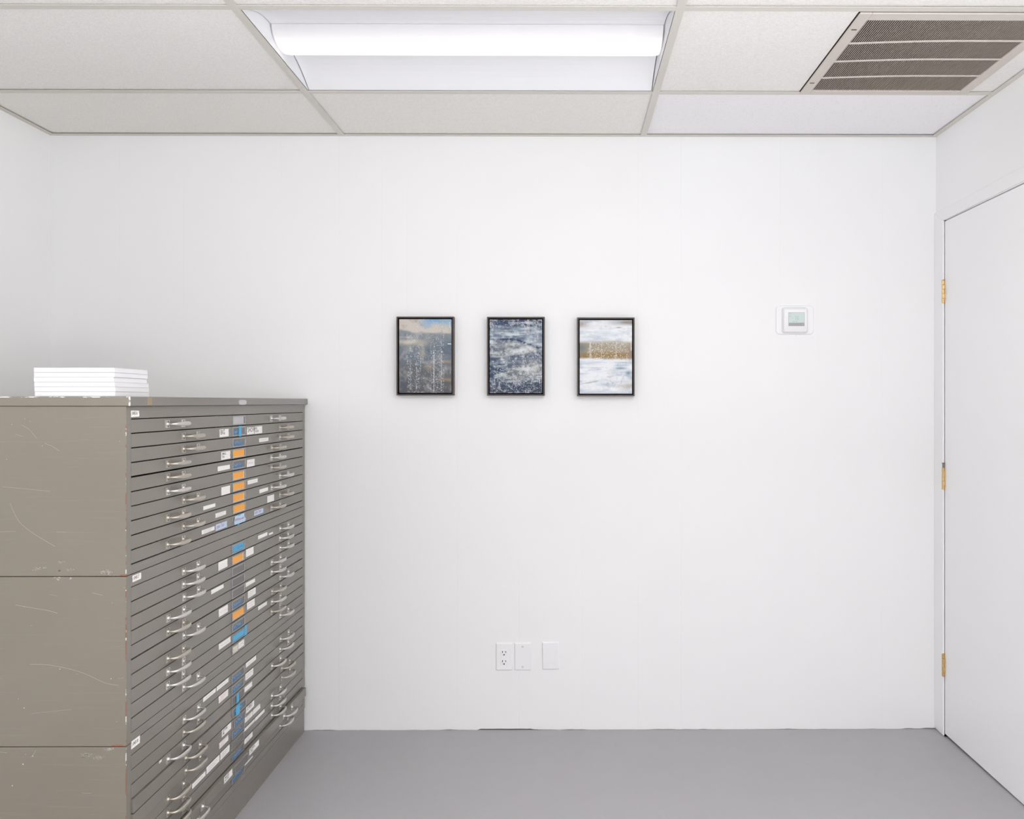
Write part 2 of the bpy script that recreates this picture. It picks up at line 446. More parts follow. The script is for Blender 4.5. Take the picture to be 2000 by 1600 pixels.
# ------------------------------------------------------------------ recessed ceiling light
fx0, fx1, fy0, fy1 = T0+TW+.001, T1-TW-.001, YT2+TW+.001, YT1-TW-.001
lt = empty('recessed_ceiling_light', ((fx0+fx1)/2, (fy0+fy1)/2, ZC+.003), 'recessed rectangular ceiling light with a glowing curved lens, lit', 'ceiling light')
k = MB()
yb0, yb1 = fy0+.215, fy1-.215; zt = ZC+.062
def curve_side(ya, yb, n=8):
    pts = []
    for i in range(n+1):
        t = i/n; pts.append((ya+(yb-ya)*t, ZC+.003+(zt-ZC-.003)*(math.sin(t*PI/2)**.95)))
    return pts
for (ya, yb) in ((fy0, yb0), (fy1, yb1)):
    P = curve_side(ya, yb)
    for (a, b) in zip(P[:-1], P[1:]):
        k.quad([(fx0+.004, a[0], a[1]), (fx1-.004, a[0], a[1]), (fx1-.004, b[0], b[1]), (fx0+.004, b[0], b[1])], M['reflector'])
k.box((fx0, yb0-.02, zt+.06), (fx1, yb1+.02, zt+.062), M['reflector'])
k.build('reflector', lt, lt.location, smooth=True)
for xx, s in ((fx0, 1), (fx1, -1)):
    k = MB(); k.box((xx, fy0, ZC+.002), (xx+s*.0015, fy1, zt+.06), M['reflector']); k.build('end_plate', lt, (xx, (fy0+fy1)/2, ZC))
k = MB(); yc = (yb0+yb1)/2; ra = (yb1-yb0)/2; nn = 28
arc = [(yc+ra*math.cos(PI+PI*i/nn), zt-.001-.053*math.sin(PI*i/nn)) for i in range(nn+1)]
lx0, lx1 = fx0+.006, fx1-.006
vs = [(lx0, a, b) for a, b in arc]+[(lx1, a, b) for a, b in arc]
vs = []
xsl = [lx0, lx0+.006, lx0+.02, lx1-.02, lx1-.006, lx1]; scl = [.88, .96, 1, 1, .96, .88]
for xx, sc in zip(xsl, scl): vs += [(xx, yc+(a-yc)*(1 if sc > .99 else 1), zt-.001+(b-zt+.001)*sc) for a, b in arc]
q = nn+1; fs = []
for j in range(len(xsl)-1):
    fs += [(j*q+i, j*q+i+1, (j+1)*q+i+1, (j+1)*q+i) for i in range(nn)]
fs += [tuple(range(q)), tuple(range((len(xsl)-1)*q, len(xsl)*q))]
k.add(vs, fs, M['lens']); k.build('lens', lt, ((lx0+lx1)/2, yc, zt), smooth=True)

# ------------------------------------------------------------------ return air grille
VY0, VY1 = YT2+.018, YT1-.002
vt = empty('return_air_grille', ((VX0+VX1)/2, (VY0+VY1)/2, ZC), 'square beige louvred return air grille set in the ceiling by the door wall', 'air vent')
k = MB(); fz = ZC-.004
ix0, ix1, iy0, iy1 = VX0+.034, VX1-.036, VY0+.040, VY1-.030
k.box((VX0, VY0, fz), (ix0, VY1, fz+.006), M['vent_frame']); k.box((ix1, VY0, fz), (VX1, VY1, fz+.006), M['vent_frame'])
k.box((ix0, VY0, fz), (ix1, iy0, fz+.006), M['vent_frame']); k.box((ix0, iy1, fz), (ix1, VY1, fz+.006), M['vent_frame'])
k.build('grille_frame', vt, (VX0, VY0, fz), bevel=.002)
for (px, py) in ((1669, 58), (1587, 162)):
    p = on_z(px, py, fz); k = MB(); k.box((p.x-.009, p.y-.002, fz-.001), (p.x+.006, p.y+.002, fz), M['vent_dark']); k.build('latch_slot', vt, (p.x, p.y, fz))
k = MB(); NS = 84
for i in range(NS):
    x = ix0+(i+.5)*(ix1-ix0)/NS
    w = .0012; tilt = .0026; hh = .0048
    k.add([(x-w, iy0, fz+.002), (x+w, iy0, fz+.002), (x+w+tilt, iy0, fz+.002+hh), (x-w+tilt, iy0, fz+.002+hh),
           (x-w, iy1, fz+.002), (x+w, iy1, fz+.002), (x+w+tilt, iy1, fz+.002+hh), (x-w+tilt, iy1, fz+.002+hh)],
          [(0, 1, 5, 4), (1, 2, 6, 5), (2, 3, 7, 6), (3, 0, 4, 7), (0, 3, 2, 1), (4, 5, 6, 7)], M['vent'])
k.build('louvre_blades', vt, (ix0, iy0, fz))
for j in range(1, 4):
    yb = iy0+(iy1-iy0)*j/4
    path = []; secs = []
    for i in range(25):
        t = i/24; x = ix0+(ix1-ix0)*t
        path.append((x, yb+.020*(1-math.sin(min(1, t*1.5)*PI/2)), fz+.001)); secs.append((.002, .0052))
    k = MB(); k.sweep(path, secs, (0, 0, 1), M['vent_frame'], 6); k.build('cross_bar', vt, (ix0, yb, fz))
k = MB(); k.box((VX0+.01, VY0+.01, ZC+.10), (VX1-.01, VY1-.01, ZC+.104), M['vent_dark'])
for a, b in (((VX0, VY0), (VX0+.002, VY1)), ((VX1-.002, VY0), (VX1, VY1)), ((VX0, VY0), (VX1, VY0+.002)), ((VX0, VY1-.002), (VX1, VY1))):
    k.box((*a, ZC+.004), (*b, ZC+.10), M['vent_dark'])
k.build('duct_box', vt, (VX0, VY0, ZC+.1))

# ------------------------------------------------------------------ door, casing, hinges
CT = .007
zh = ZT; cw = .062
k = MB()
yo = D-.0005
ch = on_x(1830, 415, RX-CT).z
# side casing (hinge side) and head casing, butt mitred
k.slabpoly([(RX-CT, YH+.001, .004), (RX-CT, yo, .012), (RX-CT, yo, ch), (RX-CT, YH+.001, zh-.0)], (1, 0, 0), CT, M['white'])
k.slabpoly([(RX-CT, YH+.001, zh), (RX-CT, yo, ch), (RX-CT, YE-.07, ch+.009), (RX-CT, YE-.004, zh+.005)], (1, 0, 0), CT, M['white'])
k.slabpoly([(RX-CT, YE-.07, .004), (RX-CT, YE-.004, .004), (RX-CT, YE-.004, zh+.005), (RX-CT, YE-.07, ch+.009)], (1, 0, 0), CT, M['white'])
tag(k.build('trim_1', origin=(RX, YH, 0), bevel=.0012), 'white painted door casing in the corner', 'door casing', kind='structure')
k = MB()   # jamb lining
k.box((RX, YH, .0), (RX+.11, YH+.004, zh+.01), M['white']); k.box((RX, YE, zh+.008), (RX+.11, YH, zh+.016), M['white'])
k.box((RX+.045, YH-.02, 0), (RX+.06, YH, zh+.008), M['white'])
tag(k.build('trim_2', origin=(RX, YH, 0)), 'white door jamb lining', 'door jamb', kind='structure')
dr = empty('door_1', (RX, YH, 0), 'plain white flush door with three brass hinges', 'door', kind='structure')
k = MB()
zb0 = on_x(1849, 1436.5, RX).z; g = -.0008
ye = YE+.004
sl = -.013
dtop = zh-.004
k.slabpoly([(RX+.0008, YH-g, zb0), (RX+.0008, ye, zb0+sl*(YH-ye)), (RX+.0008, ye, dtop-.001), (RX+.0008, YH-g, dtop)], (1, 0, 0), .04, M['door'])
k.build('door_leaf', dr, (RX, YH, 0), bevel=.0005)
k = MB(); k.box((RX+.06, YE-.1, 0.0005), (RX+1.1, YH+.05, .001), M['dark']); k.box((RX+.3, YE-.3, 0), (RX+.31, YH+.3, 2.3), M['dark'])
k.build('dark_beyond_door')['kind'] = 'structure'  # near-black sheets stand in for shade under and behind the door
def hinge(y0, y1, pin_up=0):
    zt_, zb_ = on_x(1842, y0, RX-CT-.004).z, on_x(1842, y1, RX-CT-.004).z
    hx, hy, r = RX-.0064, YH-.001, .0052
    h = empty('hinge', (hx, hy, zb_)); h.parent = dr; h.location = Vector((hx, hy, zb_))-Vector(dr.location)
    L = zt_-zb_
    k = MB()
    for i in range(5):
        k.cyl((hx, hy, zb_+L*i/5+.0006), (0, 0, 1), r, L/5-.0012, M['brass'], 14)
    k.box((hx, hy-.0015, zb_+.001), (RX+.0015, hy+.0005, zt_-.001), M['brass'])
    for i in (1, 3): k.box((hx, hy-.0052, zb_+L*i/5), (RX+.002, hy-.001, zb_+L*(i+1)/5), M['brass'])
    k.build('hinge_barrel', h, (hx, hy, zb_), bevel=.0005)
    k = MB()
    if pin_up:
        k.cyl((hx, hy, zt_-.002), (0, 0, 1), .0032, pin_up, M['steel'], 10); k.cyl((hx, hy, zt_-.002+pin_up), (0, 0, 1), .0035, .003, M['steel'], 12, .006)
    else:
        k.cyl((hx, hy, zt_), (0, 0, 1), .0055, .0025, M['brass'], 12, .003); k.cyl((hx, hy, zb_-.003), (0, 0, 1), .003, .0035, M['brass'], 10)
    k.build('hinge_pin', h, (hx, hy, zt_))
hinge(547, 591); hinge(914, 957, .018); hinge(1279, 1322)

# ------------------------------------------------------------------ wall plates and thermostat
def rrect(x0, z0, x1, z1, r, n=6):
    P = []
    for cx, cz, a0 in ((x1-r, z1-r, 0), (x0+r, z1-r, PI/2), (x0+r, z0+r, PI), (x1-r, z0+r, 1.5*PI)):
        for i in range(n+1):
            a = a0+PI/2*i/n; P.append((cx+r*math.cos(a), cz+r*math.sin(a)))
    return P
def dome_plate(k, P, y0, t, inset, m):
    """plate standing off the wall: rim at y0, face at y0-t inset"""
    cx = sum(p[0] for p in P)/len(P); cz = sum(p[1] for p in P)/len(P)
    hw = max(abs(p[0]-cx) for p in P); hh = max(abs(p[1]-cz) for p in P)
    n = len(P)
    rings = []
    for (fy, ins) in ((0, 0), (.45, 0), (.85, .45), (1, 1)):
        rings.append([(cx+(p[0]-cx)*(1-ins*inset/hw), y0-t*fy, cz+(p[1]-cz)*(1-ins*inset/hh)) for p in P])
    vs = [v for r in rings for v in r]; fs = []
    for a in range(3): fs += [(a*n+i, a*n+(i+1) % n, (a+1)*n+(i+1) % n, (a+1)*n+i) for i in range(n)]
    fs.append(tuple(range(3*n, 4*n))); k.add(vs, fs, m)
def wall_xz(px, py): p = on_y(px, py, D-.004); return p.x, p.z
def plate(name, px0, px1, py0, py1, label, cat='wall plate', mat='plastic', rot=0, group=None):
    x0, z1 = wall_xz(px0, py0); x1, z0 = wall_xz(px1, py1)
    cx, cz = (x0+x1)/2, (z0+z1)/2
    e = empty(name, (cx, D, cz), label, cat, group)
    k = MB(); dome_plate(k, rrect(x0, z0, x1, z1, .003), D, .0055, .004, M[mat])
    o = k.build('cover_plate', e, (cx, D, cz)); e.rotation_euler = (0, rot, 0)
    return e, cx, cz, x1-x0, z1-z0
e, cx, cz, w, h = plate('power_outlet', 968.5, 1001, 1256, 1309.5, 'white duplex power outlet with four vertical slots, left of the blank screwed plate', 'outlet')
for pz in (1275, 1293):
    zz = wall_xz(985, pz)[1]; k = MB()
    P = [(cx+.0165*math.cos(a), zz+max(-.0125, min(.0125, .0165*math.sin(a)))) for a in [2*PI*i/40 for i in range(40)]]
    dome_plate(k, P, D-.0045, .0022, .001, M['plastic'])
    fy = D-.0068
    for sx, hh2 in ((-.0068, .0042), (.0062, .0034)): k.box((cx+sx-.0012, fy-.0002, zz+.0035-hh2), (cx+sx+.0012, fy+.001, zz+.0035+hh2), M['black'])
    k.cyl((cx-.0003, fy+.001, zz-.0078), (0, -1, 0), .0028, .0013, M['black'], 14)
    k.build('receptacle', e, (cx, D-.005, zz))
k = MB(); k.cyl((cx, D-.0052, cz), (0, -1, 0), .0028, .0012, M['plastic'], 12); k.build('screw', e, (cx, D-.005, cz))
e, cx, cz, w, h = plate('blank_wall_plate', 1004.5, 1037, 1256, 1309.5, 'white blank plate with two metal screws, beside the power outlet')
for pz in (1263.5, 1303):
    zz = wall_xz(1020, pz)[1]; k = MB(); k.cyl((cx, D-.0053, zz), (0, -1, 0), .0040, .0012, M['screw'], 18, .0034)
    k.cyl((cx, D-.0064, zz), (0, -1, 0), .0022, .0004, M['plastic'], 12)
    k.build('screw', e, (cx, D-.005, zz))
e, cx, cz, w, h = plate('blank_wall_plate', 1059, 1092, 1254.5, 1308, 'slightly crooked screwless white plate, rightmost of the three low wall plates', rot=-.018, mat='plastic_cream')
k = MB()
for dz in (0, .004, -.004): k.box((cx-.004, D-.0056, cz-.042+dz), (cx+.004, D-.0053, cz-.0414+dz), M['white'])
k.build('embossed_mark', e, (cx, D, cz-.04))
# thermostat
x0, z1 = wall_xz(1515.5, 597); x1, z0 = wall_xz(1589, 653.5)
th = empty('thermostat', ((x0+x1)/2, D, (z0+z1)/2), 'white digital thermostat with small grey screen on the wall', 'thermostat')
k = MB(); dome_plate(k, rrect(x0, z0, x1, z1, .016, 8), D, .006, .003, M['plastic']); k.build('backplate', th, th.location)
bx0, bz1 = [on_y(1531.5, 604, D-.027)[i] for i in (0, 2)]; bx1, bz0 = [on_y(1576, 648, D-.027)[i] for i in (0, 2)]
ox0, oz1 = [on_y(1527, 600, D-.006)[i] for i in (0, 2)]; ox1, oz0 = [on_y(1577.5, 651, D-.006)[i] for i in (0, 2)]
k = MB(); A = rrect(ox0, oz0, ox1, oz1, .012, 8); B = rrect(bx0, bz0, bx1, bz1, .009, 8); n = len(A)
mid = [((a[0]+b[0])/2+(a[0]-th.location.x)*.03, (a[1]+b[1])/2+(a[1]-th.location.z)*.03) for a, b in zip(A, B)]
B2 = [(th.location.x*0+b[0]*.97+.03*(bx0+bx1)/2, b[1]*.97+.03*(bz0+bz1)/2) for b in B]
vs = [(p[0], D-.006, p[1]) for p in A]+[(p[0], D-.018, p[1]) for p in mid]+[(p[0], D-.026, p[1]) for p in B]+[(p[0], D-.0275, p[1]) for p in B2]
fs = []
for a in range(3): fs += [(a*n+i, a*n+(i+1) % n, (a+1)*n+(i+1) % n, (a+1)*n+i) for i in range(n)]
fs.append(tuple(range(3*n, 4*n))); k.add(vs, fs, M['plastic']); k.build('housing', th, th.location, smooth=True)
def ty(px, py, y=D-.028): p = on_y(px, py, y); return p.x, p.z
sx0, sz1 = ty(1540, 610.3); sx1, sz0 = ty(1571.3, 637)
_, zm = ty(1550, 630.5)
k = MB(); fy = D-.0278
k.box((sx0, fy-.0006, sz0), (sx1, fy+.002, sz1), M['lcd_bar'])
k.box((sx0+.0012, fy-.0009, zm), (sx1-.0012, fy, sz1-.0012), M['lcd'])
def seg(cx, cz, w, h, s):
    t = .0009; S = {'a': (0, h, 1), 'g': (0, 0, 1), 'd': (0, -h, 1), 'b': (w, h/2, 0), 'c': (w, -h/2, 0), 'f': (-w, h/2, 0), 'e': (-w, -h/2, 0)}
    for q in s:
        dx, dz, hor = S[q]
        if hor: k.box((cx-w+.0006, fy-.0012, cz+dz-t/2), (cx+w-.0006, fy-.0009, cz+dz+t/2), M['lcd_ink'])
        else: k.box((cx+dx-t/2, fy-.0012, cz+dz-h/2+.0006), (cx+dx+t/2, fy-.0009, cz+dz+h/2-.0006), M['lcd_ink'])
a, b = ty(1553.3, 621.5); seg(a, b, .0030, .0068, 'abc'); a, b = ty(1557.3, 621.5); seg(a, b, .0030, .0068, 'abgcd')
for px, py, ww in ((1542.6, 612.5, .004), (1542.6, 618, .004), (1548.5, 621.5, .0014), (1549, 628, .006), (1555, 628, .004)):
    a, b = ty(px, py); k.box((a-ww/2, fy-.0011, b-.0006), (a+ww, fy-.0009, b+.0006), M['lcd_ink'])
a, b = ty(1567.5, 633.5); k.box((a-.0006, fy-.0009, b-.0016), (a+.0006, fy-.0005, b+.0016), M['plastic'])
k.build('screen', th, th.location)
k = MB(); a, b = wall_xz(1556.5, 655); k.cyl((a, D, b-.001), (0, -1, 0), .0035, .003, M['plastic_cream'], 12); k.build('wire_hole_plug', th, (a, D, b))

# ------------------------------------------------------------------ framed paintings
def vnoise(w, h, gx, gy, rs):
    g = rs.rand(gy+2, gx+2)
    y = np.linspace(0, gy, h, endpoint=False)[:, None]; x = np.linspace(0, gx, w, endpoint=False)[None]
    yi = y.astype(int); xi = x.astype(int); fy = y-yi; fx = x-xi
    fy = fy*fy*(3-2*fy); fx = fx*fx*(3-2*fx)
    return (g[yi, xi]*(1-fx)+g[yi, xi+1]*fx)*(1-fy)+(g[yi+1, xi]*(1-fx)+g[yi+1, xi+1]*fx)*fy
def fbm(w, h, gx, gy, rs, o=4):
    s = 0; a = 1; t = 0
    for i in range(o): s = s+a*vnoise(w, h, gx*2**i, gy*2**i, rs); t += a; a *= .55
    return s/t
PW, PH = 168, 240
def L(c): return np.array(lin(c))
def blend(img, m, c):
    m = np.clip(m, 0, 1)[..., None]; return img*(1-m)+L(c)*m
def sstep(a, b, x): t = np.clip((x-a)/(b-a), 0, 1); return t*t*(3-2*t)
U, V = np.meshgrid(np.linspace(0, 1, PW), np.linspace(0, 1, PH))
def blob(u, v, su, sv): return np.exp(-(((U-u)/su)**2+((V-v)/sv)**2))
def dots(img, rs, n, fu, dens, c=(235, 236, 238), r=(.5, 1.2), el=1.0):
    placed = 0
    for _ in range(n*6):
        if placed >= n: break
        u, v = rs.rand(), rs.rand()
        if rs.rand() > dens(u, v): continue
        placed += 1
        x, y = u*PW, v*PH; rr = r[0]+(r[1]-r[0])*rs.rand()**2; ry = rr*(1+el*rs.rand())
        x0, x1, y0, y1 = int(max(0, x-3)), int(min(PW, x+4)), int(max(0, y-4)), int(min(PH, y+5))
        yy, xx = np.mgrid[y0:y1, x0:x1]
        m = np.clip(1.35-np.sqrt(((xx-x)/rr)**2+((yy-y)/ry)**2), 0, 1)[..., None]*.95
        img[y0:y1, x0:x1] = img[y0:y1, x0:x1]*(1-m)+L(c)*m
def drips(img, rs, us, v0, v1, c, w=.9, a=.7):
    for u in us:
        x = int(u*PW); a0, a1 = int(v0*PH), int(v1*PH)
        for y in range(a0, a1):
            if rs.rand() < .65: img[y, x] = img[y, x]*(1-a)+L(c)*a
            if rs.rand() < .3 and x+1 < PW: img[y, x+1] = img[y, x+1]*(1-a*.6)+L(c)*a*.6
def paint1():
    rs = np.random.RandomState(3); n = fbm(PW, PH, 3, 6, rs); n2 = fbm(PW, PH, 9, 12, rs)
    VV = V+(n-.5)*.12
    img = np.zeros((PH, PW, 3))+L((196, 188, 180))
    img = blend(img, sstep(.3, .6, U)*(1-sstep(.06, .12, VV))*.95, (112, 160, 200))
    img = blend(img, sstep(.14, .19, VV), (128, 136, 142))
    img = blend(img, sstep(.20, .45, VV)*.8, (100, 110, 122))
    img = blend(img, sstep(.45, .75, VV)*.8, (92, 92, 94))
    img = blend(img, sstep(.75, 1, VV)*.6, (72, 74, 80))
    img = blend(img, blob(.18, .31, .28, .035)*1.2*(n2+.4), (188, 182, 168))
    img = blend(img, blob(.42, .33, .10, .04)*1.0, (160, 156, 146))
    img = blend(img, blob(.12, .245, .18, .012)*.8, (178, 176, 176))
    img = blend(img, blob(.45, .46, .05, .05), (150, 146, 138))
    img = blend(img, blob(.8, .10, .3, .05)*n2*1.4, (196, 186, 170))
    img = blend(img, blob(.95, .36, .22, .07)*.8, (82, 98, 116))
    img = blend(img, blob(.93, .575, .16, .02)*1.1, (142, 132, 120)); img = blend(img, blob(.9, .82, .18, .022)*1.1, (136, 122, 106))
    img = blend(img, blob(.58, .65, .12, .04)*.7, (140, 132, 120)); img = blend(img, blob(.1, .86, .2, .05)*.6, (76, 84, 100))
    img = blend(img, (n2-.55)*1.3, (190, 188, 184)); img = blend(img, (.42-n2)*1.5, (60, 64, 70))
    cols = [.18, .22, .33, .36, .62, .66, .72, .80, .83]
    def dens(u, v):
        c = sum(math.exp(-((u-q)/.045)**2) for q in cols)
        return min(1, (.15+.5*c))*(.14 < u < .86)*(.15 if v < .2 else .5 if v < .35 else 1)
    dots(img, rs, 1250, None, dens, (234, 236, 238), (.35, .8))
    drips(img, rs, [.66, .67, .80], .42, .98, (225, 228, 232)); drips(img, rs, [.41], .5, .72, (225, 228, 232)); drips(img, rs, [.22, .33, .61], .55, .95, (200, 204, 210), a=.4)
    drips(img, rs, [.96, .97], .04, .12, (235, 235, 235)); drips(img, rs, [.975], .71, .75, (235, 235, 235), a=.9)
    for x in range(int(.93*PW), PW): img[int(.33*PH):int(.345*PH), x] = L((205, 222, 230))
    return img
def paint2():
    rs = np.random.RandomState(5); n = fbm(PW, PH, 3, 5, rs); n2 = fbm(PW, PH, 5, 16, rs, 5); n3 = fbm(PW, PH, 22, 30, rs, 3)
    img = np.zeros((PH, PW, 3))+L((42, 62, 94))
    img = blend(img, (1-sstep(.02, .07, V))*sstep(.7, .8, U), (38, 66, 84))
    A = fbm(PW, PH, 4, 24, rs, 4)
    W1 = V-.28-.10*sstep(.4, 1, U)+(n-.5)*.05
    img = blend(img, sstep(.05, .14, V)*(1-sstep(-.03, -.005, W1))*(.55+.8*(n2-.4)), (164, 176, 188))
    img = blend(img, sstep(.0, .02, W1)*(1-sstep(.18, .34, V-.1*U))*(.85+.5*(n3-.5)), (176, 182, 182))
    img = blend(img, blob(.35, .36, .4, .05)*.8, (152, 156, 156))
    img = blend(img, blob(.25, .47, .3, .06)*(n3+.2), (170, 172, 168))
    img = blend(img, blob(.75, .42, .35, .05)*(n3+.3), (205, 204, 198))
    W2 = V-.62+.30*(U-.3)
    img = blend(img, np.exp(-(W2/.035)**2)*(U > .3)*.7, (110, 124, 142))
    img = blend(img, blob(.8, .66, .35, .11)*(.5+n3), (178, 180, 174)); img = blend(img, blob(.45, .76, .3, .08)*(.25+n3*.8), (148, 150, 142))
    img = blend(img, blob(.12, .66, .22, .09)*.9, (44, 62, 90)); img = blend(img, blob(.5, .6, .12, .03)*.7, (60, 80, 108))
    img = blend(img, sstep(.84, .94, V+(n-.5)*.1)*.85, (52, 60, 78))
    img = blend(img, blob(.95, .9, .15, .05)*.8, (40, 48, 66))
    img = blend(img, np.exp(-((V-.165-(n-.5)*.02)/.008)**2)*(U < .8)*.8, (66, 92, 118)); img = blend(img, np.exp(-((V-.225-(n-.5)*.02)/.007)**2)*(U < .7)*.8, (70, 96, 120))
    img = blend(img, np.exp(-((W1-.0)/.012)**2)*.95, (38, 62, 92))
    img = blend(img, (A-.50)*3.2*(V < .85), (196, 204, 208)); img = blend(img, (.45-A)*3.2, (34, 56, 86))
    img = blend(img, (n3-.52)*1.6, (214, 216, 216)); img = blend(img, (.44-n3)*1.2, (46, 58, 76))
    def dens(u, v):
        c = (.5 if v < .12 else .12 if v < .4 else .3 if v < .62 else .8)
        if v > .85: c = .4+.8*(math.exp(-((u-.1)/.09)**2)+math.exp(-((u-.52)/.08)**2)+math.exp(-((u-.7)/.07)**2))
        if u < .1 and .5 < v < .85: c *= .1
        return min(1, c)
    dots(img, rs, 1300, None, dens, (226, 230, 236), (.4, .95), .3)
    drips(img, rs, [.72, .73, .745], .0, .22, (226, 214, 208)); drips(img, rs, [.06, .53], 0, .1, (220, 200, 190)); drips(img, rs, [.86, .87], .2, .62, (206, 210, 210), a=.4)
    drips(img, rs, [.945, .95], .81, .87, (230, 234, 238), a=.9)
    return img
def paint3():
    rs = np.random.RandomState(9); n = fbm(PW, PH, 3, 9, rs); n2 = fbm(PW, PH, 4, 18, rs, 4); n3 = fbm(PW, PH, 24, 34, rs, 3)
    img = np.zeros((PH, PW, 3))+L((222, 225, 228))
    img = blend(img, (n2-.5)*3.4, (172, 184, 202)); img = blend(img, (.47-n)*1.8, (206, 208, 208)); img = blend(img, (n3-.55)*1.5*(n2+.3), (178, 184, 192))
    img = blend(img, blob(.0, .05, .16, .05), (158, 146, 138)); img = blend(img, blob(.95, .03, .32, .035)*1.1, (140, 132, 128)); img = blend(img, blob(.75, .10, .05, .01), (130, 132, 136))
    img = blend(img, blob(.5, .18, .2, .05)*.5, (188, 198, 212))
    A = fbm(PW, PH, 3, 22, rs, 4); img = blend(img, (A-.52)*2.6, (182, 190, 202)); img = blend(img, (.42-A)*2.4, (236, 238, 240))
    vb = V+(n-.5)*.04
    band = sstep(.27, .33, vb)*(1-sstep(.50, .545, vb))
    img = blend(img, band*.95, (150, 136, 112))
    img = blend(img, band*sstep(.42, .47, vb)*(n3+.45), (142, 114, 66))
    img = blend(img, blob(.0, .38, .14, .07)*1.0, (112, 116, 118)); img = blend(img, blob(.97, .46, .07, .08)*1., (146, 126, 112)); img = blend(img, blob(.75, .33, .3, .04)*.6, (168, 164, 154))
    img = blend(img, blob(.78, .655, .12, .02)*1., (128, 146, 164)); img = blend(img, blob(.93, .72, .06, .035)*1., (116, 142, 164)); img = blend(img, blob(.85, .58, .2, .012)*.7, (160, 168, 188))
    img = blend(img, blob(.5, .875, .14, .025)*.7, (160, 174, 194)); img = blend(img, blob(.95, .9, .2, .05)*.8, (168, 160, 158)); img = blend(img, sstep(.93, 1, V+(n-.5)*.1)*.6, (172, 182, 196))
    img = blend(img, np.exp(-((V-.86+.12*(U-.1))/.006)**2)*(U < .35)*.7*(n3+.3), (130, 132, 136)); img = blend(img, np.exp(-((V-.65+.02*U)/.005)**2)*(U < .45)*.5, (170, 172, 176))
    img = blend(img, (U > .5)*(V > .7)*(V < .92)*(n3-.5)*1.5, (168, 170, 174))
    def dens(u, v): return (.9 if .30 < v < .54 else .3 if (.54 < v < .58 or (v > .6 and u > .5)) else .05)*(.14 < u < .93)
    dots(img, rs, 620, None, dens, (228, 224, 216), (.5, 1.2), .5)
    drips(img, rs, [.19, .2, .21, .42, .69, .7], .3, .52, (232, 230, 226)); drips(img, rs, [.225, .77], .34, .52, (226, 220, 208), a=.5)
    drips(img, rs, [.985, .975], .3, .42, (236, 238, 240), a=.9); drips(img, rs, [.975], .9, .95, (240, 240, 242), a=.9)
    return img
def framed(pxL, pxR, pyT, pyB, img, label):
    t = .034; fr = D-t
    a = on_y(pxL, pyT, fr); b = on_y(pxR, pyB, fr)
    x0, x1, z1, z0 = a.x, b.x, a.z, b.z
    e = empty('framed_painting', ((x0+x1)/2, D, z0), label, 'painting', 'three small framed paintings in a row')
    k = MB(); w = .0055
    k.box((x0, fr, z0), (x0+w, D-.001, z1), M['frame']); k.box((x1-w, fr, z0), (x1, D-.001, z1), M['frame'])
    k.box((x0+w, fr, z0), (x1-w, D-.001, z0+w), M['frame']); k.box((x0+w, fr, z1-w), (x1-w, D-.001, z1), M['frame'])
    k.box((x0+w, D-.008, z0+w), (x1-w, D-.002, z1-w), M['frame_in'])
    q = .0003
    for (p, r) in (((x0+w, fr+.003, z0+w), (x0+w+q, D-.008, z1-w)), ((x1-w-q, fr+.003, z0+w), (x1-w, D-.008, z1-w)), ((x0+w, fr+.003, z0+w), (x1-w, D-.008, z0+w+q)), ((x0+w, fr+.003, z1-w-q), (x1-w, D-.008, z1-w))):
        k.box(p, r, M['frame_in'])
    k.build('frame', e, (x0, D, z0), bevel=.0006)
    g = .0048; cx0, cx1, cz0, cz1 = x0+w+g, x1-w-g, z0+w+g, z1-w-g
    k = MB(); k.box((cx0, fr+.0035, cz0), (cx1, D-.008, cz1), M['canvas'])
    k.build('canvas', e, (cx0, D, cz0), bevel=.001)
    xs = np.linspace(cx0, cx1, PW); zs = np.linspace(cz1, cz0, PH)
    X, Z = np.meshgrid(xs, zs); yy = fr+.0033
    co_ = np.stack([X-cx0, np.full_like(X, 0.), Z-cz0], -1).reshape(-1, 3)
    idx = np.arange(PW*PH).reshape(PH, PW)
    F_ = np.stack([idx[:-1, :-1], idx[1:, :-1], idx[1:, 1:], idx[:-1, 1:]], -1).reshape(-1, 4)
    me = bpy.data.meshes.new('painting'); me.from_pydata(co_.tolist(), [], F_.tolist())
    at = me.color_attributes.new('paint', 'FLOAT_COLOR', 'POINT')
    rgba = np.ones((PW*PH, 4)); rgba[:, :3] = np.clip(img.reshape(-1, 3), 0, 1)
    at.data.foreach_set('color', rgba.ravel()); me.materials.append(M['painting'])
    o = bpy.data.objects.new('painted_surface', me); COL.objects.link(o); o.parent = e
    o.location = Vector((cx0, yy, cz0))-Vector(e.location)
framed(774.3, 886.3, 618.5, 772.5, paint1(), 'dark framed painting of grey-blue clouds with white speckles, leftmost')
framed(951.2, 1063.8, 619, 773, paint2(), 'dark framed painting of navy water and pale foam, in the middle')
framed(1127.2, 1239.6, 620.2, 774, paint3(), 'dark framed mostly white painting with a gold-brown band, nearest the thermostat')

